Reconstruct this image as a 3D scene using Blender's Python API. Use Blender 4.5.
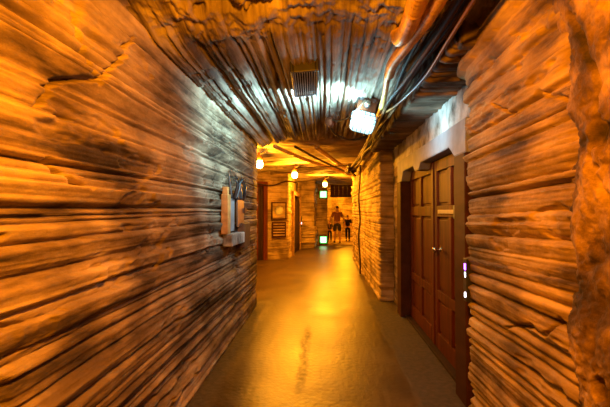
import bpy, bmesh, math, random
import numpy as np
from mathutils import Vector, Matrix
C = bpy.context.scene
for o in list(bpy.data.objects): bpy.data.objects.remove(o)

# ------------------------------------------------------------ camera, world, exposure
cam = bpy.data.cameras.new('camera'); co = bpy.data.objects.new('camera', cam)
C.collection.objects.link(co); C.camera = co
cam.sensor_width = 36; cam.lens = 23.0; cam.clip_start = .02
co.location = (0, 0, 1.5)
co.rotation_euler = (math.radians(90 + 1.15), 0, math.radians(2.94))
w = bpy.data.worlds.new('world'); C.world = w; w.use_nodes = True
w.node_tree.nodes['Background'].inputs[0].default_value = (.05, .02, .004, 1)
w.node_tree.nodes['Background'].inputs[1].default_value = .3
C.view_settings.view_transform = 'Standard'; C.view_settings.look = 'None'
C.view_settings.gamma = 1; C.view_settings.use_curve_mapping = False
C.view_settings.exposure = 0.0
AMBER = (1, .30, .003)
GOLD = (1, .345, .010)
BLUE = (.42, .85, 1.0)
NEAR_W = 275; REAR_FILL_W = 16; FAR_W = [270, 430, 480, 520]; BLUE_W = 15

def lamp(name, loc, color, power, radius=.05):
    l = bpy.data.lights.new(name, 'POINT'); l.color = color; l.energy = power; l.shadow_soft_size = radius
    o = bpy.data.objects.new(name, l); C.collection.objects.link(o); o.location = loc
    return o

# ------------------------------------------------------------ noise
def lattice(seed):
    return np.random.RandomState(seed).rand(256, 256)
_L = {}
def noise(x, y, seed=0):
    if seed not in _L: _L[seed] = lattice(seed)
    T = _L[seed]
    x = np.asarray(x, float) + 1000.; y = np.asarray(y, float) + 1000.
    xi = np.floor(x).astype(int); yi = np.floor(y).astype(int)
    fx = x - xi; fy = y - yi
    fx = fx*fx*(3-2*fx); fy = fy*fy*(3-2*fy)
    a = T[xi & 255, yi & 255]; b = T[(xi+1) & 255, yi & 255]
    c = T[xi & 255, (yi+1) & 255]; d = T[(xi+1) & 255, (yi+1) & 255]
    return (a*(1-fx)+b*fx)*(1-fy) + (c*(1-fx)+d*fx)*fy
def fbm(x, y, seed=0, o=4):
    r = 0; a = .5; t = 0
    for k in range(o):
        r = r + a*noise(x*2**k + 7.3*k, y*2**k + 3.1*k, seed+k); t += a; a *= .55
    return r/t - .5
def ss(a, b, x):
    t = np.clip((x-a)/(b-a), 0, 1); return t*t*(3-2*t)

def strata(s, z, seed, tmin=.04, tmax=.15, amp=.03, groove=.03, wander=.05, tilt=0., skew=.4, chip=.03, crack=.03):
    """height of layered rock; s runs along the layers, z across them"""
    rs = np.random.RandomState(seed)
    th = np.exp(rs.uniform(np.log(tmin), np.log(tmax), 400)); b = np.cumsum(th) - 3.
    zz = z + tilt*s + wander*2*fbm(s*.45, z*.6, seed+11, 2) + .012*fbm(s*2.2, z*3, seed+12, 3)
    i = np.clip(np.searchsorted(b, zz)-1, 0, 398)
    t = np.clip((zz - b[i])/(b[i+1]-b[i]), 0, 1); T = b[i+1]-b[i]
    off = rs.normal(0, 1, 400)[i]*amp*.55
    off = off + amp*1.3*(noise(s*.7 + i*7.31, i*3.17, seed+13)-.5)
    gd = (rs.rand(401)**1.6)
    g0 = gd[i]; g1 = gd[i+1]
    wd = np.minimum(.011, T*.25)/T
    dip = g0*np.exp(-(t/wd)**2) + g1*np.exp(-((1-t)/wd)**2)
    h = off + (1-np.abs(2*t-1)**5)*np.minimum(.010, T*.14) + skew*(t-.5)*np.minimum(T, .10)*rs.uniform(-.5, 1, 400)[i]
    h = h - groove*dip
    # thin secondary beds
    th2 = np.exp(rs.uniform(np.log(.010), np.log(.035), 900)); b2 = np.cumsum(th2) - 3.
    z2 = zz + .008*fbm(s*1.1, z*2, seed+14, 2)
    j = np.clip(np.searchsorted(b2, z2)-1, 0, 898)
    t2 = np.clip((z2-b2[j])/(b2[j+1]-b2[j]), 0, 1)
    h = h + .007*(1-np.abs(2*t2-1)**4)*rs.uniform(.0, 1, 900)[j] + .007*(noise(s*1.3+j*3.7, j*1.9, seed+15)-.5)
    # broken patches and grain
    c = fbm(s*1.6, z*4.2, seed+16, 4)
    m = ss(.13, .17, c)
    h = h - chip*m*(.5+1.2*(fbm(s*14, z*18, seed+17, 3)+.3))
    h = h + .010*fbm(s*5, z*22, seed+18, 4) + .006*fbm(s*26, z*30, seed+19, 3)
    # jagged cracks across the beds
    q = fbm(s*.9, z*.8, seed+20, 5)
    k = np.exp(-(q/.006)**2)*ss(.02, .1, fbm(s*.6, z*.7, seed+24, 2))
    h = h - crack*k
    return h

def lumps(x, y, seed, amp=.08):
    a = fbm(x*2.6, y*2.6, seed, 5)
    h = amp*2.0*a + amp*.5*np.abs(fbm(x*7, y*7, seed+5, 4))*2 + .012*fbm(x*34, y*34, seed+6, 3)
    hole = ss(.13, .2, fbm(x*3.7+9, y*4.7, seed+7, 3))
    return h - hole*amp*.8

# ------------------------------------------------------------ mesh builders
def link(name, me, mat=None, parent=None, smooth=True):
    if mat: me.materials.append(mat)
    o = bpy.data.objects.new(name, me); C.collection.objects.link(o)
    if parent is not None: o.parent = parent
    if smooth:
        me.polygons.foreach_set('use_smooth', [True]*len(me.polygons))
    return o
def sheet(name, P, mat, flip=False, parent=None):
    n, m = P.shape[:2]
    me = bpy.data.meshes.new(name)
    me.vertices.add(n*m); me.vertices.foreach_set('co', P.reshape(-1).astype(np.float32))
    a = (np.arange(n-1)[:, None]*m + np.arange(m-1)[None, :]).ravel()
    q = np.stack([a, a+m, a+m+1, a+1], 1)
    if flip: q = q[:, ::-1]
    k = len(q)
    me.loops.add(4*k); me.loops.foreach_set('vertex_index', q.ravel().astype(np.int32))
    me.polygons.add(k); me.polygons.foreach_set('loop_start', np.arange(0, 4*k, 4, dtype=np.int32))
    me.polygons.foreach_set('loop_total', np.full(k, 4, dtype=np.int32))
    me.update(calc_edges=True); me.validate()
    return link(name, me, mat, parent)
def resample(path, ds):
    """ds(x, y) -> spacing; path = list of (x, y); returns points with rounded corners, normals to the LEFT of travel"""
    out = []
    for (a, b) in zip(path[:-1], path[1:]):
        L = math.dist(a, b); u = 0.
        while u < L:
            x = a[0]+(b[0]-a[0])*u/L; y = a[1]+(b[1]-a[1])*u/L
            out.append((x, y)); u += ds(x, y)
    out.append(path[-1])
    p = np.array(out)
    for k in range(6):
        p[1:-1] = p[1:-1]*.5 + (p[:-2]+p[2:])*.25
    d = np.gradient(p, axis=0); d /= np.linalg.norm(d, axis=1)[:, None]
    nrm = np.stack([-d[:, 1], d[:, 0]], 1)
    for k in range(5): nrm[1:-1] = nrm[1:-1]*.5 + (nrm[:-2]+nrm[2:])*.25
    nrm /= np.linalg.norm(nrm, axis=1)[:, None]
    s = np.concatenate([[0], np.cumsum(np.linalg.norm(np.diff(p, axis=0), axis=1))])
    return p, nrm, s
def rock_wall(name, path, z0, z1, dz, ds, fn, mat, side=1):
    p, n, s = resample(path, ds)
    z = np.arange(z0, z1+dz, dz)
    S, Z = np.meshgrid(s, z, indexing='ij')
    X = np.repeat(p[:, 0:1], len(z), 1); Y = np.repeat(p[:, 1:2], len(z), 1)
    H = fn(S, Z, X, Y)*side
    P = np.stack([X + n[:, 0:1]*H, Y + n[:, 1:2]*H, Z], 2)
    o = sheet(name, P, mat, flip=(side > 0)); o['kind'] = 'structure'
    return o

def box_bm(bm, lo, hi, bev=0., M=None):
    r = bmesh.ops.create_cube(bm, size=1.0)
    vs = r['verts']
    lo = Vector(lo); hi = Vector(hi)
    for v in vs:
        v.co = Vector([lo[i] + (v.co[i]+.5)*(hi[i]-lo[i]) for i in range(3)])
    if bev > 0:
        es = list({e for v in vs for e in v.link_edges})
        rr = bmesh.ops.bevel(bm, geom=es, offset=bev, segments=2, affect='EDGES', profile=.5)
        vs = list(set(rr['verts']) | {v for v in vs if v.is_valid})
    if M is not None:
        for v in vs:
            if v.is_valid: v.co = M @ v.co
    return vs
def boxes(name, lst, mat, parent=None, bev=.004, M=None, smooth=False):
    bm = bmesh.new()
    for lo, hi in lst: box_bm(bm, lo, hi, bev, M)
    me = bpy.data.meshes.new(name); bm.to_mesh(me); bm.free()
    return link(name, me, mat, parent, smooth)
def lathe(name, prof, mat, parent=None, M=None, n=24):
    """prof: (r, z) pairs"""
    bm = bmesh.new(); rings = []
    for r, z in prof:
        rings.append([bm.verts.new((r*math.cos(2*math.pi*k/n), r*math.sin(2*math.pi*k/n), z)) for k in range(n)])
    for a, b in zip(rings[:-1], rings[1:]):
        for k in range(n): bm.faces.new((a[k], a[(k+1) % n], b[(k+1) % n], b[k]))
    bm.faces.new(rings[0][::-1]); bm.faces.new(rings[-1])
    if M is not None: bm.transform(M)
    me = bpy.data.meshes.new(name); bm.to_mesh(me); bm.free()
    return link(name, me, mat, parent)
def spline(pts, step=.02):
    P = [np.array(p, float) for p in pts]
    P = [2*P[0]-P[1]] + P + [2*P[-1]-P[-2]]
    out = []
    for i in range(1, len(P)-2):
        a, b, c, d = P[i-1:i+3]
        n = max(2, int(np.linalg.norm(c-b)/step))
        for k in range(n):
            t = k/n
            out.append(.5*((2*b)+(-a+c)*t+(2*a-5*b+4*c-d)*t*t+(-a+3*b-3*c+d)*t**3))
    out.append(P[-2]); return out
def tube_bm(bm, pts, r, n=8, step=.02, rib=0., rib_len=.012, close=True):
    c = spline(pts, step) if step else [np.array(p, float) for p in pts]
    rings = []; up = np.array((0.13, .31, 1.)); L = 0
    for i, p in enumerate(c):
        d = c[min(i+1, len(c)-1)] - c[max(i-1, 0)]; d = d/(np.linalg.norm(d)+1e-9)
        u = np.cross(d, up); u /= np.linalg.norm(u)+1e-9; v = np.cross(d, u); up = -v if np.dot(-v, up) > 0 else v
        if i: L += np.linalg.norm(p-c[i-1])
        rr = (r(i/(len(c)-1)) if callable(r) else r) + (rib if rib and (i % 2) else 0)
        rings.append([bm.verts.new(p + rr*(u*math.cos(2*math.pi*k/n) + v*math.sin(2*math.pi*k/n))) for k in range(n)])
    for a, b in zip(rings[:-1], rings[1:]):
        for k in range(n): bm.faces.new((a[k], b[k], b[(k+1) % n], a[(k+1) % n]))
    if close: bm.faces.new(rings[0]); bm.faces.new(rings[-1][::-1])
def tube(name, pts, r, mat, parent=None, **kw):
    bm = bmesh.new(); tube_bm(bm, pts, r, **kw)
    bmesh.ops.recalc_face_normals(bm, faces=bm.faces)
    me = bpy.data.meshes.new(name); bm.to_mesh(me); bm.free()
    return link(name, me, mat, parent)
def tag(o, label, cat, group=None):
    o['label'] = label; o['category'] = cat
    if group: o['group'] = group
    return o
def thing(name, label, cat, loc=(0, 0, 0), group=None, rot=(0, 0, 0)):
    o = bpy.data.objects.new(name, None); C.collection.objects.link(o)
    o.location = loc; o.rotation_euler = rot; o.empty_display_size = .1
    return tag(o, label, cat, group)
def struct(o): o['kind'] = 'structure'; return o

# ------------------------------------------------------------ materials
def mat_new(name):
    m = bpy.data.materials.new(name); m.use_nodes = True
    nt = m.node_tree; b = nt.nodes['Principled BSDF']
    return m, nt, b
def N(nt, t, **kw):
    n = nt.nodes.new(t)
    for k, v in kw.items(): setattr(n, k, v)
    return n
def rock_mat(name, c1, c2, c3, scale=(1, 1, 9), rough=.8, bump=.25, fine=60):
    m, nt, b = mat_new(name); L = nt.links.new
    tc = N(nt, 'ShaderNodeTexCoord'); mp = N(nt, 'ShaderNodeMapping'); mp.inputs['Scale'].default_value = scale
    L(tc.outputs['Object'], mp.inputs['Vector'])
    n1 = N(nt, 'ShaderNodeTexNoise'); n1.inputs['Scale'].default_value = 1.3; n1.inputs['Detail'].default_value = 9; n1.inputs['Roughness'].default_value = .65
    L(mp.outputs[0], n1.inputs['Vector'])
    cr = N(nt, 'ShaderNodeValToRGB'); L(n1.outputs[0], cr.inputs[0])
    e = cr.color_ramp.elements; e[0].position = .36; e[0].color = (*c1, 1); e[1].position = .62; e[1].color = (*c3, 1)
    k = cr.color_ramp.elements.new(.48); k.color = (*c2, 1)
    n2 = N(nt, 'ShaderNodeTexNoise'); n2.inputs['Scale'].default_value = 2.1; n2.inputs['Detail'].default_value = 6
    L(tc.outputs['Object'], n2.inputs['Vector'])
    r2 = N(nt, 'ShaderNodeValToRGB'); L(n2.outputs[0], r2.inputs[0])
    r2.color_ramp.elements[0].position = .36; r2.color_ramp.elements[0].color = (.22, .18, .15, 1)
    r2.color_ramp.elements[1].position = .58; r2.color_ramp.elements[1].color = (1, 1, 1, 1)
    mx = N(nt, 'ShaderNodeMixRGB', blend_type='MULTIPLY'); mx.inputs[0].default_value = .8
    L(cr.outputs[0], mx.inputs[1]); L(r2.outputs[0], mx.inputs[2]); L(mx.outputs[0], b.inputs['Base Color'])
    b.inputs['Roughness'].default_value = rough
    b.inputs['Specular IOR Level'].default_value = .35
    n3 = N(nt, 'ShaderNodeTexNoise'); n3.inputs['Scale'].default_value = fine; n3.inputs['Detail'].default_value = 4
    L(tc.outputs['Object'], n3.inputs['Vector'])
    bp = N(nt, 'ShaderNodeBump'); bp.inputs['Strength'].default_value = bump; bp.inputs['Distance'].default_value = .01
    L(n3.outputs[0], bp.inputs['Height']); L(bp.outputs[0], b.inputs['Normal'])
    return m
def plain(name, col, rough=.5, metal=0., var=.25, scale=(12, 12, 12), bump=.1, coat=0.):
    m, nt, b = mat_new(name); L = nt.links.new
    tc = N(nt, 'ShaderNodeTexCoord'); mp = N(nt, 'ShaderNodeMapping'); mp.inputs['Scale'].default_value = scale
    L(tc.outputs['Object'], mp.inputs['Vector'])
    n1 = N(nt, 'ShaderNodeTexNoise'); n1.inputs['Scale'].default_value = 1; n1.inputs['Detail'].default_value = 6
    L(mp.outputs[0], n1.inputs['Vector'])
    cr = N(nt, 'ShaderNodeValToRGB'); L(n1.outputs[0], cr.inputs[0])
    cr.color_ramp.elements[0].position = .3; cr.color_ramp.elements[1].position = .7
    cr.color_ramp.elements[0].color = (*[c*(1-var) for c in col], 1); cr.color_ramp.elements[1].color = (*[min(1, c*(1+var)) for c in col], 1)
    L(cr.outputs[0], b.inputs['Base Color'])
    b.inputs['Roughness'].default_value = rough; b.inputs['Metallic'].default_value = metal
    b.inputs['Specular IOR Level'].default_value = .10 if rough >= .6 else .28
    if coat: b.inputs['Coat Weight'].default_value = coat
    bp = N(nt, 'ShaderNodeBump'); bp.inputs['Strength'].default_value = bump; bp.inputs['Distance'].default_value = .005
    L(n1.outputs[0], bp.inputs['Height']); L(bp.outputs[0], b.inputs['Normal'])
    return m
def emis(name, col, st):
    m, nt, b = mat_new(name)
    b.inputs['Base Color'].default_value = (*col, 1)
    b.inputs['Emission Color'].default_value = (*col, 1); b.inputs['Emission Strength'].default_value = st
    return m

M_wallL = rock_mat('rock_left', (.05, .033, .02), (.29, .21, .13), (.52, .41, .28), (.6, .6, 5.5))
M_wallR = rock_mat('rock_right', (.08, .045, .02), (.34, .22, .085), (.52, .36, .15), (.8, .8, 8))
M_wallQ = rock_mat('rock_rubble', (.025, .013, .008), (.12, .065, .03), (.34, .21, .10), (3.2, 3.2, 3.2), .85, .5)
M_wallF = rock_mat('rock_far', (.22, .14, .07), (.44, .31, .15), (.58, .43, .22), (.8, .8, 9))
M_ceil = rock_mat('rock_ceiling', (.10, .07, .05), (.28, .22, .16), (.42, .35, .28), (9, .7, .7))
M_ceilF = rock_mat('rock_ceiling_far', (.14, .09, .05), (.34, .26, .17), (.48, .38, .26), (.8, 3, .8))
M_soff = rock_mat('soffit_rock', (.10, .07, .05), (.22, .16, .11), (.3, .23, .17), (.8, 9, .8))
M_pale = rock_mat('pale_plaster_rock', (.10, .08, .06), (.42, .39, .35), (.66, .64, .6), (3, 3, 2))
M_door = plain('red_brown_door_wood', (.10, .021, .005), .6, 0, .35, (14, 14, 1.5), .12, .0)
M_frame = plain('door_frame_wood', (.055, .018, .008), .65, 0, .3, (10, 2, 10), .1)
M_lintel = plain('painted_lintel', (.27, .27, .29), .6, 0, .2, (6, 6, 6), .08)
M_dark = plain('dark_wood', (.035, .018, .010), .6, 0, .3, (8, 8, 2))
M_metal = plain('dull_steel', (.32, .30, .28), .35, .9, .2)
M_dkmet = plain('dark_metal', (.06, .06, .065), .4, .7, .2)
M_brass = plain('knob_metal', (.6, .5, .38), .25, 1., .1)
M_flex = plain('flexible_conduit', (.62, .38, .12), .42, .25, .25)
M_cable = plain('black_cable', (.040, .020, .009), .6, 0, .3)
M_cableb = plain('brown_cable', (.09, .042, .014), .45, 0, .3)
M_rust = plain('rust_socket', (.13, .045, .02), .55, .3, .3)
M_skin = plain('skin', (.55, .30, .19), .55, 0, .05)
M_shirt = plain('rust_shirt', (.26, .105, .05), .85, 0, .1)
M_short = plain('dark_shorts', (.06, .05, .035), .9, 0, .1)
M_black = plain('black_cloth', (.018, .016, .018), .9, 0, .1)
M_hair = plain('dark_hair', (.03, .016, .008), .7, 0, .2)
M_shoe = plain('dark_shoes', (.03, .022, .02), .6, 0, .2)
M_cloth2 = plain('grey_cloth', (.10, .08, .07), .9, 0, .1)
E_blue = emis('blue_white_glass', (.50, .9, 1.), 1.6)
E_amber = emis('amber_glass', (1., .62, .18), 30)
E_green = emis('green_glow', (.05, 1., .12), 4.0)
E_white = emis('sign_white', (.8, 1., .85), 3.5)
E_purple = emis('purple_led', (.45, .10, 1.), 9)
E_led = emis('white_led', (.8, .85, 1.), 6)

# floor material
M_floor, nt, b = mat_new('polished_concrete'); L = nt.links.new
tc = N(nt, 'ShaderNodeTexCoord'); sx = N(nt, 'ShaderNodeSeparateXYZ'); L(tc.outputs['Object'], sx.inputs[0])
n1 = N(nt, 'ShaderNodeTexNoise'); n1.inputs['Scale'].default_value = 1.4; n1.inputs['Detail'].default_value = 10; n1.inputs['Roughness'].default_value = .62
L(tc.outputs['Object'], n1.inputs['Vector'])
cr = N(nt, 'ShaderNodeValToRGB'); L(n1.outputs[0], cr.inputs[0])
cr.color_ramp.elements[0].position = .32; cr.color_ramp.elements[0].color = (.035, .02, .010, 1)
cr.color_ramp.elements[1].position = .70; cr.color_ramp.elements[1].color = (.115, .070, .030, 1)
n2 = N(nt, 'ShaderNodeTexNoise'); n2.inputs['Scale'].default_value = 22; n2.inputs['Detail'].default_value = 8; L(tc.outputs['Object'], n2.inputs['Vector'])
def math_n(op, a, bb=None, clamp=False):
    n = N(nt, 'ShaderNodeMath', operation=op); n.use_clamp = clamp
    for i, v in enumerate((a, bb)):
        if v is None: continue
        if isinstance(v, (int, float)): n.inputs[i].default_value = v
        else: L(v, n.inputs[i])
    return n.outputs[0]
nw = N(nt, 'ShaderNodeTexNoise'); nw.inputs['Scale'].default_value = 3; nw.inputs['Detail'].default_value = 6; L(tc.outputs['Object'], nw.inputs['Vector'])
xw = math_n('ADD', sx.outputs[0], math_n('MULTIPLY', math_n('SUBTRACT', nw.outputs[0], .5), .16))
strip = math_n('MULTIPLY', math_n('MULTIPLY', math_n('SUBTRACT', xw, .71), 22, True), math_n('MULTIPLY', math_n('SUBTRACT', 6.8, sx.outputs[1]), 4, True))              # rough strip along the doors
lstrip = math_n('MULTIPLY', math_n('SUBTRACT', -0.0, math_n('ADD', xw, .86)), 9, True)
lstrip = math_n('MULTIPLY', lstrip, math_n('MULTIPLY', math_n('SUBTRACT', 6.6, sx.outputs[1]), 3, True))
edge = math_n('MAXIMUM', strip, lstrip)
grey = N(nt, 'ShaderNodeValToRGB'); L(n2.outputs[0], grey.inputs[0])
grey.color_ramp.elements[0].position = .35; grey.color_ramp.elements[0].color = (.035, .026, .018, 1)
grey.color_ramp.elements[1].position = .7; grey.color_ramp.elements[1].color = (.085, .062, .04, 1)
mx = N(nt, 'ShaderNodeMixRGB'); L(edge, mx.inputs[0]); L(cr.outputs[0], mx.inputs[1]); L(grey.outputs[0], mx.inputs[2])
# dark dried stain down the middle
dx = math_n('ADD', xw, .22); dx = math_n('MULTIPLY', dx, 16); dx = math_n('MULTIPLY', dx, dx)
dy = math_n('MULTIPLY', math_n('SUBTRACT', sx.outputs[1], 4.2), .95); dy = math_n('POWER', math_n('ABSOLUTE', dy), 4)
st = math_n('MULTIPLY', math_n('SUBTRACT', 1., math_n('ADD', dx, dy)), .62, True)
st = math_n('MULTIPLY', st, math_n('MULTIPLY', math_n('SUBTRACT', n2.outputs[0], .3), 3, True), True)
mx2 = N(nt, 'ShaderNodeMixRGB'); L(st, mx2.inputs[0]); L(mx.outputs[0], mx2.inputs[1]); mx2.inputs[2].default_value = (.03, .022, .016, 1)
L(mx2.outputs[0], b.inputs['Base Color'])
ro = math_n('ADD', .23, math_n('MULTIPLY', n1.outputs[0], .30)); ro = math_n('ADD', ro, math_n('MULTIPLY', edge, .35)); ro = math_n('ADD', ro, math_n('MULTIPLY', st, .3))
L(ro, b.inputs['Roughness']); b.inputs['Specular IOR Level'].default_value = .36
hh = math_n('ADD', n2.outputs[0], math_n('MULTIPLY', n1.outputs[0], 2.))
bp = N(nt, 'ShaderNodeBump'); bp.inputs['Strength'].default_value = .35; bp.inputs['Distance'].default_value = .012
L(hh, bp.inputs['Height']); L(bp.outputs[0], b.inputs['Normal'])

# ------------------------------------------------------------ structure
def floor_sheet():
    xs = np.linspace(-7, 4, 60); ys = np.linspace(-4.2, 23, 120)
    X, Y = np.meshgrid(xs, ys, indexing='ij')
    return struct(sheet('floor', np.stack([X, Y, X*0], 2), M_floor))
floor_sheet()
ZC = 2.65
# left wall of the corridor, turning the far corner
def dsL(x, y): return .011 if y > 1.0 else .06
def crackline(Y, Z, pts, w=.007, seed=200):
    Y = Y + .05*fbm(Y*6, Z*6, seed, 3); Z = Z + .05*fbm(Y*7+5, Z*7, seed+3, 3)
    d = np.full(Y.shape, 9.)
    for (a, c) in zip(pts[:-1], pts[1:]):
        vx, vz = c[0]-a[0], c[1]-a[1]; t = np.clip(((Y-a[0])*vx+(Z-a[1])*vz)/(vx*vx+vz*vz), 0, 1)
        d = np.minimum(d, np.hypot(Y-a[0]-t*vx, Z-a[1]-t*vz))
    return np.exp(-(d/w)**2)
def fL(S, Z, X, Y):
    h = strata(S, Z, 21, .022, .13, .021, .038, .014, .0, 1.0, .02, .03)
    h = h + .03*fbm(S*.5, Z*.8, 90, 3)
    h = h - .06*crackline(Y, Z, [(2.15, 2.5), (2.02, 2.36), (1.87, 2.2), (1.735, 2.10), (1.65, 2.07), (1.52, 2.02), (1.40, 1.90)], .009)
    h = h - .045*crackline(Y, Z, [(1.50, 2.5), (1.55, 2.36), (1.62, 2.26), (1.76, 2.1)], .008, 210)
    h = h - .04*crackline(Y, Z, [(1.45, 1.72), (1.55, 1.66), (1.70, 1.60)], .007, 215)
    return h*(1-.7*ss(5.6, 6.1, Y))
rock_wall('wall_left', [(-1.08, -4), (-1.09, 6.22), (-1.5, 6.30), (-4.5, 6.4)], -.03, 2.8, .0065, dsL, fL, M_wallL, side=-1)
# right wall near the camera
def dsR(x, y): return .0075 if y > 1.2 else .05
def fR(S, Z, X, Y):
    h = strata(S, Z, 47, .04, .13, .018, .036, .022, .02, .6, .02, .04)
    h = h - .045*crackline(Y, Z, [(2.25, .84), (2.1, .90), (1.95, .95), (1.85, .93), (1.73, 1.03), (1.60, .97)], .008, 220)
    h = h - .03*crackline(Y, Z, [(2.4, 2.15), (2.15, 2.02), (1.9, 2.06), (1.65, 1.95)], .007, 225)
    return h + .10*ss(2.1, 2.7, Z)*ss(3.0, 2.6, Y)
rock_wall('wall_right', [(1.04, 1.52), (1.02, 1.7), (1.02, 2.82), (1.10, 2.90), (1.5, 2.92)], -.03, 2.85, .0055, dsR, fR, M_wallR, side=1)
# crumbled dark rock standing proud of the layered wall, nearest the camera
def fQ(S, Z, X, Y):
    return lumps(S*1.5, Z*1.5, 61, .045) - .02*crackline(Y, Z, [(1.6, 2.3), (1.45, 2.0), (1.5, 1.7), (1.35, 1.4)], .012, 230) + .08*ss(2.1, 2.7, Z)
rock_wall('wall_right_rubble', [(1.0, -4), (.985, 1.3), (.995, 1.58), (1.05, 1.70), (1.4, 1.74)], -.03, 2.85, .006, dsR, fQ, M_wallQ, side=1)
# wall plane behind the door niche (plaster-like rock over and beside the door)
def fN(S, Z, X, Y): return .05*fbm(S*3, Z*3, 70, 5) + .012*fbm(S*14, Z*14, 71, 3)
rock_wall('wall_niche', [(1.13, 2.86), (1.13, 6.7)], 2.2, 2.75, .012, lambda x, y: .014, fN, M_pale, side=1)
rock_wall('wall_niche_side', [(1.15, 5.86), (1.15, 6.7)], -.02, 2.3, .012, lambda x, y: .02, fN, M_wallL, side=1)
# rock pier past the door and the right wall beyond it
def fM(S, Z, X, Y): return strata(S, Z, 83, .035, .13, .018, .03, .02, .0, .3, .02, .03)
rock_wall('wall_right_far', [(1.35, 6.62), (.92, 6.62), (.90, 12.8), (1.9, 12.9), (1.9, 23)], -.03, 2.85, .011, lambda x, y: .022 if y < 12.9 else .2, fM, M_wallF, side=1)
# far left wall with its doors, piers and columns
def fF(S, Z, X, Y): return strata(S, Z, 97, .05, .15, .02, .03, .02, .0, .3, .02, .03)
rock_wall('wall_far_left', [(-7, 11.5), (-2.18, 11.9)], -.03, 2.9, .015, lambda x, y: .03, fF, M_wallF, side=-1)
rock_wall('wall_far_pier', [(-1.86, 12.5), (-1.84, 12.05), (-1.16, 12.3), (-1.13, 13.05)], -.03, 2.9, .013, lambda x, y: .02, lambda S, Z, X, Y: .6*fF(S, Z, X, Y), M_wallF, side=-1)
def fS(S, Z, X, Y): return strata(S, Z, 105, .12, .2, .05, .09, .01, .0, .2, .02, .0)
rock_wall('wall_far_column', [(-1.10, 15.45), (-1.02, 15.5), (-.96, 15.8), (-.42, 15.85), (-.36, 17.1)], -.03, 2.9, .013, lambda x, y: .02, fS, M_wallF, side=-1)
rock_wall('wall_far_end', [(-.4, 17.2), (.11, 17.2), (.12, 17.6), (-2, 17.8)], -.03, 2.9, .015, lambda x, y: .025, lambda S, Z, X, Y: .5*fF(S, Z, X, Y), M_wallF, side=-1)
def fB(S, Z, X, Y): return strata(Z, S, 111, .12, .3, .02, .04, .01, 0, .1, .02, .0)
rock_wall('wall_back_room', [(-3, 22), (3, 22)], -.03, 3.2, .04, lambda x, y: .03, fB, M_wallF, side=-1)
rock_wall('wall_behind_bounce', [(-1.5, -3.9), (1.5, -3.9)], -.03, 2.85, .05, lambda x, y: .05, fF, M_wallR, side=1)  # unseen end wall, added to bounce light back along the corridor

# near ceiling: beds running along the corridor, broken open into rubble over the camera
def near_ceiling():
    xs = np.arange(-1.3, 1.36, .0052)
    ys = np.concatenate([np.arange(-4, 1.5, .06), np.arange(1.5, 6.34, .012)])
    Y, X = np.meshgrid(ys, xs, indexing='ij')
    h = strata(Y, X, 33, .03, .11, .026, .034, .010, .0, .55, .016, .02)
    h = h + .10*np.exp(-((X+1.0)/.13)**2) + .04*np.exp(-((X+.72)/.08)**2)
    k = ss(2.75, 2.25, Y + .55*2*fbm(X*2.4, Y*.6, 130, 4) + .35*np.abs(X+.1))
    h = h*(1-.8*k) + (lumps(X, Y*.8, 140, .11)-.01)*k
    Z = ZC - h
    Z = Z + ss(6.22, 6.33, Y)*.25
    return struct(sheet('ceiling', np.stack([X, Y, Z], 2), M_ceil))
near_ceiling()
def far_ceiling():
    ys = np.arange(6.2, 23, .03); xs = np.arange(-7, 3.5, .05)
    Y, X = np.meshgrid(ys, xs, indexing='ij')
    h = strata(X*.6, Y*.45 + .10*X, 150, .10, .3, .05, .03, .1, .0, .4, .03, .0) + .16*fbm(X*.7, Y*.9, 155, 4)
    return struct(sheet('ceiling_far', np.stack([X, Y, ZC+.08 - h], 2), M_ceilF))
far_ceiling()
# low soffit over the door niche
def soffit():
    ys = np.arange(2.42, 6.72, .010); n = len(ys)
    prof = [(.80, 2.75), (.80, 2.66), (.80, 2.58), (.805, 2.545)] + [(x, 2.53) for x in np.arange(.82, 1.42, .02)]
    P = np.zeros((n, len(prof), 3))
    for j, (x, z) in enumerate(prof):
        S = np.full(n, x)
        e = strata(S, ys, 170, .05, .13, .02, .03, .03, .1, .4, .02, .0)
        P[:, j, 0] = x - (e*.8 if j < 4 else 0) + .03*fbm(ys*2, S*0+3, 172, 3); P[:, j, 1] = ys; P[:, j, 2] = z - (e*.8 if j >= 3 else 0) + .0
    return struct(sheet('ceiling_soffit', P, M_soff))
soffit()
bmx = boxes('ceiling_soffit_end', [((.82, 2.36, 2.5), (1.35, 2.46, 2.8))], M_soff, None, .02); struct(bmx)

# ------------------------------------------------------------ door 1 (double door in the niche on the right)
d1 = bpy.data.objects.new('door_1', None); C.collection.objects.link(d1); d1.location = (1.18, 4.5, 0); struct(d1)
T = Matrix.Translation((-1.18, -4.5, 0))
Y0, Y1 = 3.06, 5.90
def prism(name, poly, x0, x1, mat, parent, M=None, bev=.006):
    """polygon in (y, z), extruded in x"""
    bm = bmesh.new()
    a = [bm.verts.new((x0, y, z)) for y, z in poly]; c = [bm.verts.new((x1, y, z)) for y, z in poly]
    bm.faces.new(a); bm.faces.new(c[::-1])
    for k in range(len(poly)):
        q = (k+1) % len(poly); bm.faces.new((a[q], a[k], c[k], c[q]))
    bmesh.ops.recalc_face_normals(bm, faces=bm.faces)
    if bev: bmesh.ops.bevel(bm, geom=list(bm.edges), offset=bev, segments=2, affect='EDGES')
    if M is not None: bm.transform(M)
    me = bpy.data.meshes.new(name); bm.to_mesh(me); bm.free()
    return link(name, me, mat, parent, False)
prism('lintel', [(Y0, 2.23), (Y1, 2.23), (Y1, 1.93), (Y1-.30, 1.93), (Y1-.42, 2.06), (Y1-1.02, 2.06), (Y1-1.12, 1.985), (Y1-1.32, 1.985), (Y1-1.42, 2.06), (Y0+.42, 2.06), (Y0+.27, 1.96), (Y0, 1.96)], 1.085, 1.24, M_lintel, d1, T)
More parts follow.
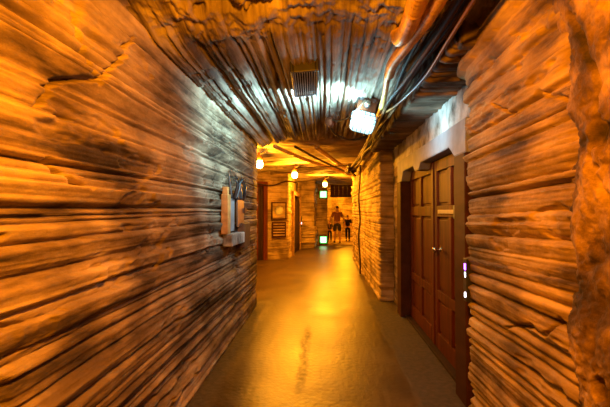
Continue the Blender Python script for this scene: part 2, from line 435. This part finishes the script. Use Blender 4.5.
boxes('jamb', [((1.075, Y0, -.01), (1.27, Y0+.25, 1.957))], M_frame, d1, .008, T)
boxes('jamb', [((1.075, Y1-.28, -.01), (1.27, Y1, 1.927))], M_frame, d1, .008, T)
boxes('threshold', [((1.14, Y0+.25, -.01), (1.29, Y1-.28, .03))], M_dark, d1, .004, T)
boxes('transom', [((1.235, Y0+.2, 2.0), (1.29, Y1-.2, 2.23))], M_dark, d1, .004, T)
ya, yb, ym = Y0+.25, Y1-.28, 4.40
def leaf(y0, y1):
    """leaf slab with stiles and rails and four raised panels"""
    lf = boxes('door_leaf', [((1.235, y0+.004, .032), (1.275, y1-.004, 2.055))], M_door, d1, .003, T)
    st = .12; fr = []
    x0, x1 = 1.205, 1.236
    fr += [((x0, y0+.004, .032), (x1, y0+st, 2.055)), ((x0, y1-st, .032), (x1, y1-.004, 2.055))]
    ymid = (y0+y1)/2
    for z0, z1 in ((.032, .20), (.56, .66), (1.44, 1.56), (1.93, 2.055)):
        fr.append(((x0, y0+st, z0), (x1, y1-st, z1)))
    fr += [((x0, ymid-.05, .66), (x1, ymid+.05, 1.44)), ((x0, ymid-.05, 1.56), (x1, ymid+.05, 1.93)), ((x0, ymid-.05, .20), (x1, ymid+.05, .56))]
    boxes('stiles_and_rails', fr, M_door, lf, .006, T)
    for (a, c) in ((y0+st, ymid-.05), (ymid+.05, y1-st)):
        for z0, z1 in ((.20, .56), (.66, 1.44), (1.56, 1.93)):
            boxes('panel', [((1.222, a+.03, z0+.03), (1.238, c-.03, z1-.03))], M_door, lf, .007, T)
    return lf
l_near = leaf(ya, ym); l_far = leaf(ym, yb)
boxes('astragal', [((1.192, ym-.03, .04), (1.206, ym+.03, 2.05))], M_door, l_far, .004, T)
kb = lathe('door_knob', [(.028, 0), (.028, .006), (.012, .01), (.012, .04), (.028, .05), (.033, .065), (.026, .082), (.01, .088)], M_brass, l_near,
      T @ Matrix.Translation((1.205, 4.13, 1.10)) @ Matrix.Rotation(-math.pi/2, 4, 'Y'))
kb['label'] = 'round metal door knob'
hp = boxes('hasp_strap', [((1.193, 3.36, 1.475), (1.204, 4.20, 1.515))], M_metal, l_near, .002, T); hp['label'] = 'flat steel hasp strap'
boxes('padlock', [((1.165, 3.50, 1.43), (1.2, 3.62, 1.555))], M_dkmet, l_near, .006, T)

# lock panel on the rock edge beside the door
lp = thing('keypad', 'small metal keypad with purple and white lights on rock edge beside the double door', 'keypad', (1.008, 2.80, 1.02))
boxes('plate', [((-.028, -.03, -.15), (.04, .035, .15))], M_dkmet, lp, .004)
boxes('purple_light', [((-.034, -.02, .07), (-.027, .0, .115))], E_purple, lp, .002)
boxes('white_light', [((-.034, -.02, -.12), (-.027, .0, -.085))], E_led, lp, .002)
boxes('light_strip', [((-.033, -.015, .02), (-.027, -.005, .055))], E_led, lp, .001)

# ------------------------------------------------------------ blue-white caged lamp
bl = thing('caged_lamp', 'glowing blue-white caged lamp hanging from ceiling beside the conduits', 'lamp', (.435, 3.93, 2.62), None, (0, math.radians(15), 0)); bl.scale = (.82, 1, 1.0)
Rx = Matrix.Rotation(math.radians(-32), 4, 'X')
boxes('bracket', [((-.13, -.02, -.06), (-.09, .16, .0)), ((-.13, -.02, -.02), (.10, .03, .02)), ((-.02, -.02, -.12), (.02, .02, .0))], M_dkmet, bl, .006)
bd = boxes('housing', [((-.115, -.02, -.20), (.115, .06, -.04))], M_rust, bl, .012, Rx)
lathe('socket', [(.04, 0), (.045, .02), (.03, .05), (.018, .055)], M_metal, bd, Rx @ Matrix.Translation((0, -.02, -.105)) @ Matrix.Rotation(math.pi/2, 4, 'X'))
def lens():
    bm = bmesh.new()
    top = [(-.115, -.04), (.115, -.04), (.115, .07), (-.115, .07)]; bot = [(-.14, -.05), (.14, -.05), (.14, .08), (-.14, .08)]
    end = [(-.11, -.03), (.11, -.03), (.11, .06), (-.11, .06)]
    rows = [[bm.verts.new((x, y, z)) for x, y in q] for q, z in ((top, -.20), (bot, -.26), (bot, -.36), (end, -.41))]
    for a, c in zip(rows[:-1], rows[1:]):
        for k in range(4): bm.faces.new((a[k], a[(k+1) % 4], c[(k+1) % 4], c[k]))
    bm.faces.new(rows[0]); bm.faces.new(rows[-1])
    bmesh.ops.recalc_face_normals(bm, faces=bm.faces)
    bmesh.ops.bevel(bm, geom=list(bm.edges), offset=.015, segments=3, affect='EDGES')
    bm.transform(Rx)
    me = bpy.data.meshes.new('glass'); bm.to_mesh(me); bm.free()
    return link('glass', me, E_blue, bl)
gl = lens(); gl['label'] = 'glowing blue-white ribbed glass'
cg = bmesh.new()
for x in (-.10, -.05, 0, .05, .10):
    tube_bm(cg, [(x, -.045, -.2), (x*1.25, -.062, -.27), (x*1.25, -.062, -.36), (x, -.03, -.425), (x, .07, -.42)], .004, n=6, step=.03)
for z in (-.27, -.32, -.37):
    tube_bm(cg, [(-.15, .08, z), (-.15, -.06, z), (.15, -.06, z), (.15, .08, z)], .004, n=6, step=0)
cg.transform(Rx); me = bpy.data.meshes.new('cage'); cg.to_mesh(me); cg.free(); link('cage', me, M_dkmet, bl)
# light of this lamp: weak point light before the glass; added spots below carry most of it
lamp('caged_lamp_light', (.36, 3.62, 2.36), BLUE, BLUE_W, .06)

def fill_spot(loc, aim, watt, deg, blend):  # extra blue spot added near the lamp; the fixture has no reflector
    sp = bpy.data.lights.new('caged_lamp_fill_spot', 'SPOT'); sp.color = BLUE; sp.energy = watt; sp.spot_size = math.radians(deg); sp.spot_blend = blend; sp.shadow_soft_size = .05
    o = bpy.data.objects.new('caged_lamp_fill_spot', sp); C.collection.objects.link(o); o.location = loc
    o.rotation_euler = Vector(aim).to_track_quat('-Z', 'Y').to_euler()
fill_spot((.32, 3.66, 2.42), (-.70, .50, .28), 430, 150, .9)  # added to brighten the ceiling and left wall
fill_spot((.38, 3.66, 2.34), (.70, .50, -.10), 75, 125, .9)  # added to brighten the lintel and door
# junction box and its looping cable
jb = thing('junction_box', 'small round junction box on ceiling left of the blue-white lamp', 'junction box', (.06, 4.55, 2.50))
lathe('body', [(.055, 0), (.06, .02), (.06, .07), (.03, .10)], M_rust, jb, Matrix.Rotation(.3, 4, 'X'))
lathe('cap', [(.02, -.02), (.028, -.01), (.028, .0)], M_brass, jb, Matrix.Rotation(.3, 4, 'X'))
tag(tube('lamp_cable', [(.08, 4.5, 2.56), (.16, 4.3, 2.50), (.26, 4.0, 2.47), (.33, 3.75, 2.50), (.38, 3.66, 2.56)], .010, M_cable), 'black cable sagging from junction box up to the blue-white lamp', 'cable')
tag(tube('lamp_cable', [(.06, 4.6, 2.50), (.14, 4.7, 2.42), (.32, 4.75, 2.37), (.48, 4.7, 2.40), (.6, 4.6, 2.50)], .012, M_cable), 'black cable looping low from junction box across to conduit bundle', 'cable')

# ------------------------------------------------------------ ceiling vent
vt = thing('ceiling_vent', 'grey framed ceiling vent with long dark slats', 'vent', (-.17, 3.30, 2.622), None, (math.radians(-1), math.radians(-5), math.radians(2))); vt.scale = (.88, .95, 1)
boxes('frame', [((-.125, -.33, -.045), (-.10, .33, .05)), ((.10, -.33, -.045), (.125, .33, .05)), ((-.10, -.33, -.045), (.10, -.30, .05)), ((-.10, .30, -.045), (.10, .33, .05))], M_dkmet, vt, .006)
boxes('backing', [((-.1, -.3, -.01), (.1, .3, .04))], M_black, vt, .0)
for k in range(9):
    x = -.088 + k*.022
    boxes('slat', [((x-.003, -.3, -.038), (x+.003, .3, .0))], M_metal, vt, .001)

# ------------------------------------------------------------ conduits and cables along the ceiling
def along(pts): return pts
tag(tube('flexible_conduit', [(.40, -.5, 2.50), (.41, 1.2, 2.50), (.435, 1.9, 2.48), (.45, 2.2, 2.50), (.46, 2.42, 2.57), (.46, 2.5, 2.66)], .036, M_flex, n=16, step=.021, rib=.012), 'fat ribbed flexible conduit that ends in the ceiling', 'conduit')
tag(tube('flexible_conduit', [(.52, -.5, 2.50), (.53, 1.2, 2.50), (.53, 1.9, 2.49), (.50, 2.3, 2.50), (.475, 2.7, 2.53), (.49, 3.0, 2.54)], .029, M_flex, n=16, step=.019, rib=.010), 'thinner ribbed flexible conduit narrowing into a smooth pipe', 'conduit')
tag(tube('conduit_pipe', [(.475, 2.95, 2.54), (.52, 3.4, 2.52), (.56, 4.0, 2.52), (.60, 5.0, 2.50), (.62, 6.2, 2.48), (.60, 7.6, 2.44)], .024, M_flex), 'smooth brown pipe continuing past the blue-white lamp', 'pipe')
cables = [
 ('black_cable', [(.66, -.5, 2.53), (.66, 1.4, 2.53), (.64, 2.2, 2.50), (.60, 2.9, 2.47), (.56, 3.5, 2.46), (.585, 4.3, 2.45), (.62, 5.4, 2.44), (.60, 7.0, 2.42), (.52, 8.2, 2.38)], .017, M_cable, 'thick black cable running beside ribbed conduit'),
 ('black_cable', [(.72, -.5, 2.55), (.71, 1.5, 2.54), (.70, 2.3, 2.54), (.65, 3.0, 2.52), (.60, 3.7, 2.50), (.64, 4.6, 2.49), (.66, 6.0, 2.46), (.64, 7.6, 2.40)], .012, M_cable, 'thin black cable right of the thick black one'),
 ('brown_cable', [(.70, -.5, 2.50), (.70, 1.5, 2.50), (.70, 2.2, 2.47), (.70, 2.8, 2.44), (.63, 3.5, 2.44), (.55, 4.1, 2.48), (.57, 5.0, 2.46), (.55, 6.5, 2.40), (.5, 8.0, 2.36)], .012, M_cableb, 'brown cable curving in from right wall to the lamp'),
 ('black_cable', [(.60, -.5, 2.56), (.59, 1.5, 2.56), (.575, 2.6, 2.55), (.60, 3.3, 2.53), (.66, 4.0, 2.46), (.67, 5.0, 2.43), (.62, 6.3, 2.43), (.56, 8.0, 2.40)], .015, M_cable, 'black cable tucked between conduits and ceiling'),
 ('brown_cable', [(.69, 3.2, 2.60), (.66, 3.7, 2.50), (.60, 4.4, 2.42), (.65, 5.2, 2.40), (.59, 6.0, 2.38), (.62, 7.0, 2.36), (.50, 8.3, 2.34)], .016, M_cableb, 'brown cable drooping lowest at end of bundle'),
 ('black_cable', [(.72, 1.2, 2.60), (.76, 2.2, 2.58), (.75, 2.9, 2.55), (.68, 3.4, 2.48), (.62, 3.9, 2.42), (.59, 4.6, 2.40), (.64, 5.6, 2.38), (.58, 7.2, 2.40)], .010, M_cable, 'slim black cable swinging wide over the niche soffit'),
]
for nm, pts, r, mt, lb in cables:
    tag(tube(nm, pts, r, mt, step=.04), lb, 'cable')
tag(tube('corrugated_hose', [(.73, -.5, 2.60), (.73, 1.6, 2.60), (.70, 2.4, 2.585), (.66, 3.0, 2.59)], .04, M_cable, n=14, step=.010, rib=.005), 'black corrugated hose in shadow at the top of right wall', 'hose')
# knot where the bundle meets the pier
kn = thing('cable_knot', 'tangled knot of cables at the far end of bundle above right wall', 'cable', (.56, 8.1, 2.36))
for i in range(5):
    rr = random.Random(i)
    pts = [(rr.uniform(-.12, .12), rr.uniform(-.5, .5), rr.uniform(-.10, .12)) for _ in range(6)]
    tube('cable_loop', pts, .022, M_cableb if i % 2 else M_cable, kn, step=.04)
yt = tube('yellow_tie', [(-.06, -.1, -.02), (0, 0, -.09), (.07, .08, -.14)], .014, plain('yellow_tape', (.7, .6, .05), .5), kn, step=.03); yt['label'] = 'yellow tie'
tag(tube('hanging_cable', [(.84, 9.3, 2.60), (.83, 9.32, 2.2), (.80, 9.28, 1.8), (.83, 9.3, 1.3), (.80, 9.33, .9), (.83, 9.3, .3), (.83, 9.3, .02)], .020, M_cable, step=.05), 'black cable hanging down the right wall past the pier', 'cable')

# conduits crossing the ceiling diagonally past the left wall's end
for k, (r, lb) in enumerate(((.035, 'nearest of three brown pipes crossing ceiling diagonally'), (.022, 'thin middle one of three brown pipes crossing ceiling diagonally'), (.04, 'farthest of three brown pipes crossing ceiling diagonally'))):
    o = k*.42
    tag(tube('crossing_pipe', [(-.82+o*.8, 6.30, 2.56-.01*k), (-.45+o*.7, 7.6, 2.54-.01*k), (.1+o*.45, 9.1, 2.52-.01*k), (.72, 10.8-o*.6, 2.50-.01*k)], r, M_flex if k != 1 else M_cable, step=.1), lb, 'pipe', 'pipes crossing the ceiling')
tag(tube('crossing_cable', [(-.7, 8.6, 2.46), (-.2, 8.1, 2.42), (.3, 7.9, 2.42), (.62, 7.6, 2.42)], .012, M_cable, step=.05), 'thin black cable strung from the crossing pipes to the bundle', 'cable')
tag(tube('wall_cable', [(-2.6, 11.6, 2.42), (-2.0, 11.75, 2.33), (-1.6, 11.9, 2.30), (-1.2, 12.1, 2.44), (-.9, 12.2, 2.40)], .022, M_cable, step=.05), 'dark cable draped along the top of pier with the plaques', 'cable')

# ------------------------------------------------------------ amber lamps
def amber_lamp(loc, label, watt, s=1.):
    t = thing('jar_lamp', label, 'lamp', loc, 'amber jar lamps under the ceiling')
    lathe('cap', [(.06, .0), (.07, .03), (.05, .07), (.02, .09), (.02, .16)], M_rust, t)
    lathe('glass', [(.03, -.15), (.065, -.13), (.075, -.06), (.06, .0)], E_amber, t)
    tube('arm', [(0, 0, .12), (.1, 0, .16), (.14, 0, .24), (.14, 0, .34)], .012, M_dkmet, t)
    lamp('jar_lamp_light', (loc[0]-.02, loc[1]-.17, loc[2]-.09), GOLD, watt, .08)
    return t
amber_lamp((-1.29, 7.6, 2.50), 'amber lamp just showing past the end of the left wall', FAR_W[0])
amber_lamp((-.76, 9.75, 2.48), 'glowing amber lamp in front of pier with plaques', FAR_W[1])
amber_lamp((.0, 13.2, 2.48), 'glowing amber lamp above the upper green-lit sign', FAR_W[2])
lamp('back_room_light', (1.0, 19.8, 2.5), GOLD, FAR_W[3], .1)
lamp('near_lamp_light', (-.03, .80, 2.28), AMBER, NEAR_W, .05)
lamp('rear_fill_light', (.2, -1.8, 2.2), AMBER, REAR_FILL_W, .08)  # added amber fill behind the camera, no fixture there

# ------------------------------------------------------------ wall box on the left wall
wb = thing('wall_box', 'broken wooden wall box with shelf and metal flap on the left wall', 'wall box', (-1.05, 4.5, 1.46))
boxes('backboard', [((-.05, -.40, -.33), (.0, .46, .28))], M_dark, wb, .004)
so = boxes('side_board', [((-.03, -.50, -.20), (.045, -.38, .22)), ((-.03, -.46, .22), (.03, -.39, .30))], plain('orange_wood', (.50, .25, .08), .6, 0, .3), wb, .008); so['label'] = 'pale orange vertical board'
boxes('inner_board', [((-.03, -.34, -.18), (.02, -.10, .20))], M_lintel, wb, .006)
mp_ = prism('metal_flap', [(-.04, -.14), (-.06, .16), (-.01, .27), (.10, .31), (.18, .22), (.30, .18), (.30, -.14)], .025, .045, M_metal, wb); mp_['label'] = 'grey ragged metal flap'
bx_ = boxes('box', [((-.02, .14, -.40), (.085, .50, -.10))], plain('brown_box_wood', (.14, .065, .03), .6, 0, .3), wb, .01)
boxes('shelf', [((-.02, -.48, -.33), (.085, -.10, -.20)), ((-.02, -.095, -.33), (.09, .13, -.205))], M_pale, wb, .01)
fr = bmesh.new(); rr = random.Random(4)
for k in range(11):
    y = -.30+k*.06; x = .02+rr.random()*.04
    tube_bm(fr, [(x, y, .18), (x+rr.uniform(-.02, .05), y+rr.uniform(-.05, .05), .30+rr.random()*.08), (x+rr.uniform(-.03, .08), y+rr.uniform(-.09, .09), .38+rr.random()*.10)], lambda t: .018*(1-t)+.004, n=6, step=.02)
me = bpy.data.meshes.new('frayed_top'); fr.to_mesh(me); fr.free()
link('frayed_top', me, M_dkmet, wb)['label'] = 'dark frayed strips sticking up'
boxes('hinge', [((.05, .26, .02), (.07, .34, .08))], M_rust, wb, .003)

# ------------------------------------------------------------ far doors, plaques, signs
def board_door(name, a, c, h, mat, framemat, arch=True):
    d = bpy.data.objects.new(name, None); C.collection.objects.link(d); struct(d)
    d.location = ((a[0]+c[0])/2, (a[1]+c[1])/2, 0); ang = math.atan2(c[1]-a[1], c[0]-a[0]); d.rotation_euler = (0, 0, ang)
    W = math.dist(a, c)/2
    boxes('frame', [((-W, -.08, -.01), (-W+.14, .06, h+.14)), ((W-.14, -.08, -.01), (W, .06, h+.14)), ((-W+.14, -.08, h), (W-.14, .06, h+.14))], framemat, d, .01)
    for s in (-1, 1):
        x0, x1 = (-W+.14, -.004) if s < 0 else (.004, W-.14)
        bm = bmesh.new(); n = 8
        pts = [(x0, .02), (x1, .02)] + [(x1 + (x0-x1)*k/n, h-.22+.2*math.sin(math.pi*k/n)) for k in range(n+1)]
        va = [bm.verts.new((x, -.02, z)) for x, z in pts]; vb = [bm.verts.new((x, .03, z)) for x, z in pts]
        bm.faces.new(va); bm.faces.new(vb[::-1])
        for k in range(len(pts)):
            q = (k+1) % len(pts); bm.faces.new((va[q], va[k], vb[k], vb[q]))
        bmesh.ops.recalc_face_normals(bm, faces=bm.faces)
        me = bpy.data.meshes.new('door_leaf'); bm.to_mesh(me); bm.free(); lf = link('door_leaf', me, mat, d, False)
        boxes('rail', [((x0+.02, -.035, z), (x1-.02, -.02, z+.08)) for z in (.15, h*.5, h-.34)], mat, lf, .003)
    boxes('backing', [((-W+.1, .04, 0), (W-.1, .06, h+.1))], mat, d, .0)
    return d
board_door('door_2', (-1.12, 13.05), (-1.02, 15.5), 2.05, M_dark, plain('amber_frame_wood', (.30, .17, .07), .55, 0, .3))
board_door('door_3', (-2.20, 11.86), (-1.80, 12.05), 2.28, M_dark, M_door)
boxes_far = boxes('wall_over_door', [((-1.35, 13.0, 2.19), (-1.13, 15.5, 2.9))], M_wallF, None, .02); struct(boxes_far)
bo2 = boxes('wall_over_dark_door', [((-2.3, 12.0, 2.42), (-1.7, 12.2, 2.9))], M_wallF, None, .02); struct(bo2)
hl = thing('door_light', 'tiny pinkish white light at right edge of far dark door', 'light', (-.93, 15.55, 1.03))
boxes('holder', [((-.02, -.14, -.16), (.02, -.10, .28))], M_dkmet, hl, .004); boxes('bulb', [((-.014, -.16, -.04), (.014, -.14, .04))], emis('pink_led', (1, .55, .6), 4), hl, .004)

A = math.atan2(.25, .68)
def plaque(loc, w_, h_, label, grille=False):
    t = thing('wall_plaque', label, 'plaque', loc, None, (0, 0, A))
    f = .035
    boxes('frame', [((-w_, -.05, -h_), (-w_+f, .0, h_)), ((w_-f, -.05, -h_), (w_, .0, h_)), ((-w_+f, -.05, -h_), (w_-f, .0, -h_+f)), ((-w_+f, -.05, h_-f), (w_-f, .0, h_))], M_frame, t, .006)
    if grille:
        boxes('panel', [((-w_+f, -.02, -h_+f), (w_-f, .0, h_-f))], M_frame, t, .003)
        for k in range(5):
            z = -h_+.07+k*(2*h_-.14)/4
            boxes('bar', [((-w_+f, -.045, z-.018), (w_-f, -.02, z+.018))], M_wallF, t, .004)
    else:
        boxes('panel', [((-w_+f, -.03, -h_+f), (w_-f, .0, h_-f))], M_wallF, t, .004)
        lathe('boss', [(.14, 0), (.13, .03), (.08, .05), (.02, .055)], M_pale, t, Matrix.Translation((0, -.03, 0)) @ Matrix.Rotation(math.pi/2, 4, 'X') @ Matrix.Scale(1.1, 4), n=9)
plaque((-1.44, 12.10, 1.52), .24, .27, 'framed pale square plaque, upper one on the amber-lit pier')
plaque((-1.44, 12.10, .93), .22, .24, 'framed barred plaque, lower one on the amber-lit pier', True)

def sign(z, label, y=17.08):
    t = thing('lit_sign', label, 'sign', (-.07, y, z), 'green glowing signs on the end wall')
    boxes('housing', [((-.19, .0, -.19), (.19, .12, .19))], M_dkmet, t, .01)
    boxes('green_border', [((-.14, -.012, -.14), (.14, .0, -.11)), ((-.14, -.012, .11), (.14, .0, .14)), ((-.14, -.012, -.11), (-.11, .0, .11)), ((.11, -.012, -.11), (.14, .0, .11))], E_green, t, .003)
    boxes('white_panel', [((-.11, -.01, -.11), (.11, .0, .11))], E_white, t, .002)
    return t
sign(2.24, 'upper glowing white and green square sign on end wall')
sign(.26, 'lower glowing white and green square sign near the floor')
hb = thing('header_board', 'dark brown plank board above the opening at corridor end', 'board', (.70, 17.3, 2.45))
for k in range(5):
    boxes('plank', [((-.46+k*.185, -.04+.006*(k % 2), -.33), (-.46+k*.185+.18, .02, .22))], M_frame, hb, .006)
boxes('batten', [((-.47, -.06, -.31), (.47, -.035, -.24))], M_dark, hb, .005)
# lit step into the back room
stp = boxes('floor_step', [((.12, 17.15, -.01), (2.0, 22, .05))], M_wallF, None, .015); struct(stp)

# ------------------------------------------------------------ people
def skin_mesh(name, verts, edges, mat, parent, sub=2, root=0):
    """verts: (x, y, z, rx, ry)"""
    me = bpy.data.meshes.new(name); me.from_pydata([v[:3] for v in verts], edges, [])
    o = bpy.data.objects.new(name, me); C.collection.objects.link(o)
    sk = o.modifiers.new('skin', 'SKIN'); sk.use_smooth_shade = True
    roots = {root}
    for i, v in enumerate(verts):
        d = me.skin_vertices[0].data[i]; d.radius = (v[3], v[4] if len(v) > 4 else v[3]); d.use_root = (i == root)
    su = o.modifiers.new('sub', 'SUBSURF'); su.levels = sub; su.render_levels = sub
    dg = bpy.context.evaluated_depsgraph_get(); ev = o.evaluated_get(dg)
    m2 = bpy.data.meshes.new_from_object(ev); bpy.data.objects.remove(o); m2.name = name
    m2.materials.clear()
    return link(name, m2, mat, parent)
def merged(name, parts, mat, parent):
    bm = bmesh.new()
    for v, e in parts:
        o = skin_mesh('tmp', v, e, mat, None); bm.from_mesh(o.data); bpy.data.objects.remove(o)
    me = bpy.data.meshes.new(name); bm.to_mesh(me); bm.free()
    return link(name, me, mat, parent)
def person(label, loc, yaw, H, shirt, trous, hair_m, shorts=True, stride=.14, bag=False, arm_out=.10, group=None):
    t = thing('person', label, 'person', loc, group, (0, 0, yaw)); k = H/1.75
    V = lambda *a: tuple(c*k for c in a)
    hp_, sh = .95, 1.44
    # facing -y local; +x left hand side
    def chain(pts, base=0): return [V(*p) for p in pts], [(i, i+1) for i in range(len(pts)-1)]
    legs = {}
    for s, st_ in ((1, stride), (-1, -stride)):
        legs[s] = [(s*.09, 0, hp_-.03, .085), (s*.10, -st_*.45-.02, .50, .058), (s*.105, st_*.1-st_*.9, .27, .052), (s*.11, -st_+.02, .085, .036), (s*.115, -st_-.05, .045, .034, .03), (s*.12, -st_-.15, .03, .034, .022)]
    arms = {}
    for s in (1, -1):
        arms[s] = [(s*.17, 0, sh-.03, .055), (s*.215, .01, 1.27, .046), (s*(.23+arm_out*.6), .02, 1.12, .038), (s*(.235+arm_out), -.04, .97, .032), (s*(.235+arm_out*1.1), -.08, .88, .024, .028), (s*(.235+arm_out*1.1), -.10, .80, .036, .016)]
    v = [V(0, 0, hp_, .13, .10), V(0, 0, 1.10, .125, .095), V(0, .01, 1.28, .15, .10), V(0, .01, sh, .11, .075), V(0, .0, 1.52, .05, .052), V(0, -.015, 1.60, .068, .078), V(0, -.012, 1.675, .074, .088), V(0, 0, 1.72, .05, .06)]
    e = [(i, i+1) for i in range(7)]
    for s in (1, -1):
        n0 = len(v); v += [V(*p) for p in legs[s]]; e.append((0, n0)); e += [(n0+i, n0+i+1) for i in range(5)]
        n0 = len(v); v += [V(*p) for p in arms[s]]; e.append((3, n0)); e += [(n0+i, n0+i+1) for i in range(5)]
    parts = [(v, e)]
    for s in (1, -1):                                # fingers and thumb
        hx, hy, hz = s*(.235+arm_out*1.1), -.10, .80
        for j in range(4):
            yy = hy-.03+.02*j; Lf = (.065, .078, .072, .055)[j]
            parts.append(chain([(hx, yy, hz+.01, .0095), (hx-s*.002, yy, hz-.02, .009), (hx-s*.008, yy-.002, hz-.02-Lf*.5, .0085), (hx-s*.022, yy-.004, hz-.02-Lf, .007)]))
        parts.append(chain([(hx-s*.005, hy-.02, hz+.04, .011), (hx-s*.02, hy-.05, hz+.015, .010), (hx-s*.022, hy-.062, hz-.02, .008)]))
    # nose, ears
    parts.append(chain([(0, -.085, 1.645, .010), (0, -.108, 1.62, .012), (0, -.10, 1.605, .010)]))
    for s in (1, -1): parts.append(chain([(s*.074, .005, 1.655, .012, .018), (s*.084, .012, 1.64, .008, .022), (s*.078, .008, 1.615, .007, .010)]))
    merged('body', parts, M_skin, t)
    for s in (1, -1):
        me = lathe('eye', [(.004, -.008), (.010, -.004), (.010, .004), (.004, .008)], M_hair, t, Matrix.Translation(V(s*.03, -.092, 1.655)) @ Matrix.Scale(k, 4) @ Matrix.Rotation(math.pi/2, 4, 'X'), n=10)
    tube('mouth', [V(-.022, -.090, 1.580), V(0, -.097, 1.578), V(.022, -.090, 1.580)], .004*k, plain('lips', (.35, .12, .09), .5), t, step=.01)
    # hair cap, open towards the face
    skin_mesh('hair', [V(0, .03, 1.60, .062, .05), V(0, .025, 1.68, .078, .075), V(0, .012, 1.735, .06, .072)], [(0, 1), (1, 2)], hair_m, t)
    # shirt with sleeves
    v = [V(0, 0, .96, .165, .13), V(0, 0, 1.10, .16, .125), V(0, .01, 1.28, .185, .128), V(0, .01, 1.43, .13, .095), V(0, .005, 1.485, .07, .07)]
    e = [(0, 1), (1, 2), (2, 3), (3, 4)]
    for s in (1, -1):
        n0 = len(v); a = arms[s]; v += [V(s*.17, 0, sh-.03, .072), V(s*.222, .01, 1.27, .066), V(s*(.23+arm_out*.35), .015, 1.19, .062)]
        e += [(3, n0), (n0, n0+1), (n0+1, n0+2)]
    skin_mesh('shirt', v, e, shirt, t)
    v = [V(0, 0, 1.0, .150, .12), V(0, 0, .93, .158, .13)]; e = [(0, 1)]
    for s in (1, -1):
        n0 = len(v); l = legs[s]
        if shorts: q = [V(s*.095, 0, .88, .105), V(s*.105, l[1][1]*.5, .70, .098), V(s*.11, l[1][1], .52, .088)]
        else: q = [V(s*.095, 0, .88, .10), V(s*.105, l[1][1], .52, .078), V(s*.11, l[2][1], .27, .066), V(s*.113, l[3][1], .10, .055)]
        v += q; e.append((1, n0)); e += [(n0+i, n0+i+1) for i in range(len(q)-1)]
    skin_mesh('shorts' if shorts else 'trousers', v, e, trous, t)
    for s in (1, -1):
        l = legs[s]
        skin_mesh('shoe', [V(s*.11, l[3][1]+.05, .05, .045, .045), V(s*.113, l[4][1], .052, .05, .045), V(s*.12, l[5][1], .042, .048, .034)], [(0, 1), (1, 2)], M_shoe, t)
    if bag:
        skin_mesh('backpack', [V(0, .17, 1.05, .13, .07), V(0, .18, 1.22, .14, .08), V(0, .16, 1.38, .10, .06)], [(0, 1), (1, 2)], M_black, t)
    return t
person('tall person seen from behind in a rust shirt and dark knee-length shorts', (.56, 18.0, .05), math.pi+.1, 1.72, M_shirt, M_short, M_hair, True, .10, False, .12)
person('child in black clothes standing right of the tall person', (1.10, 19.0, .05), math.pi-.3, 1.28, M_black, M_black, M_hair, False, .06, True, .07)
person('small child in dark clothes standing left of the tall person', (.22, 18.7, .05), math.pi, 1.02, M_cloth2, M_black, M_hair, False, .04, False, .05)
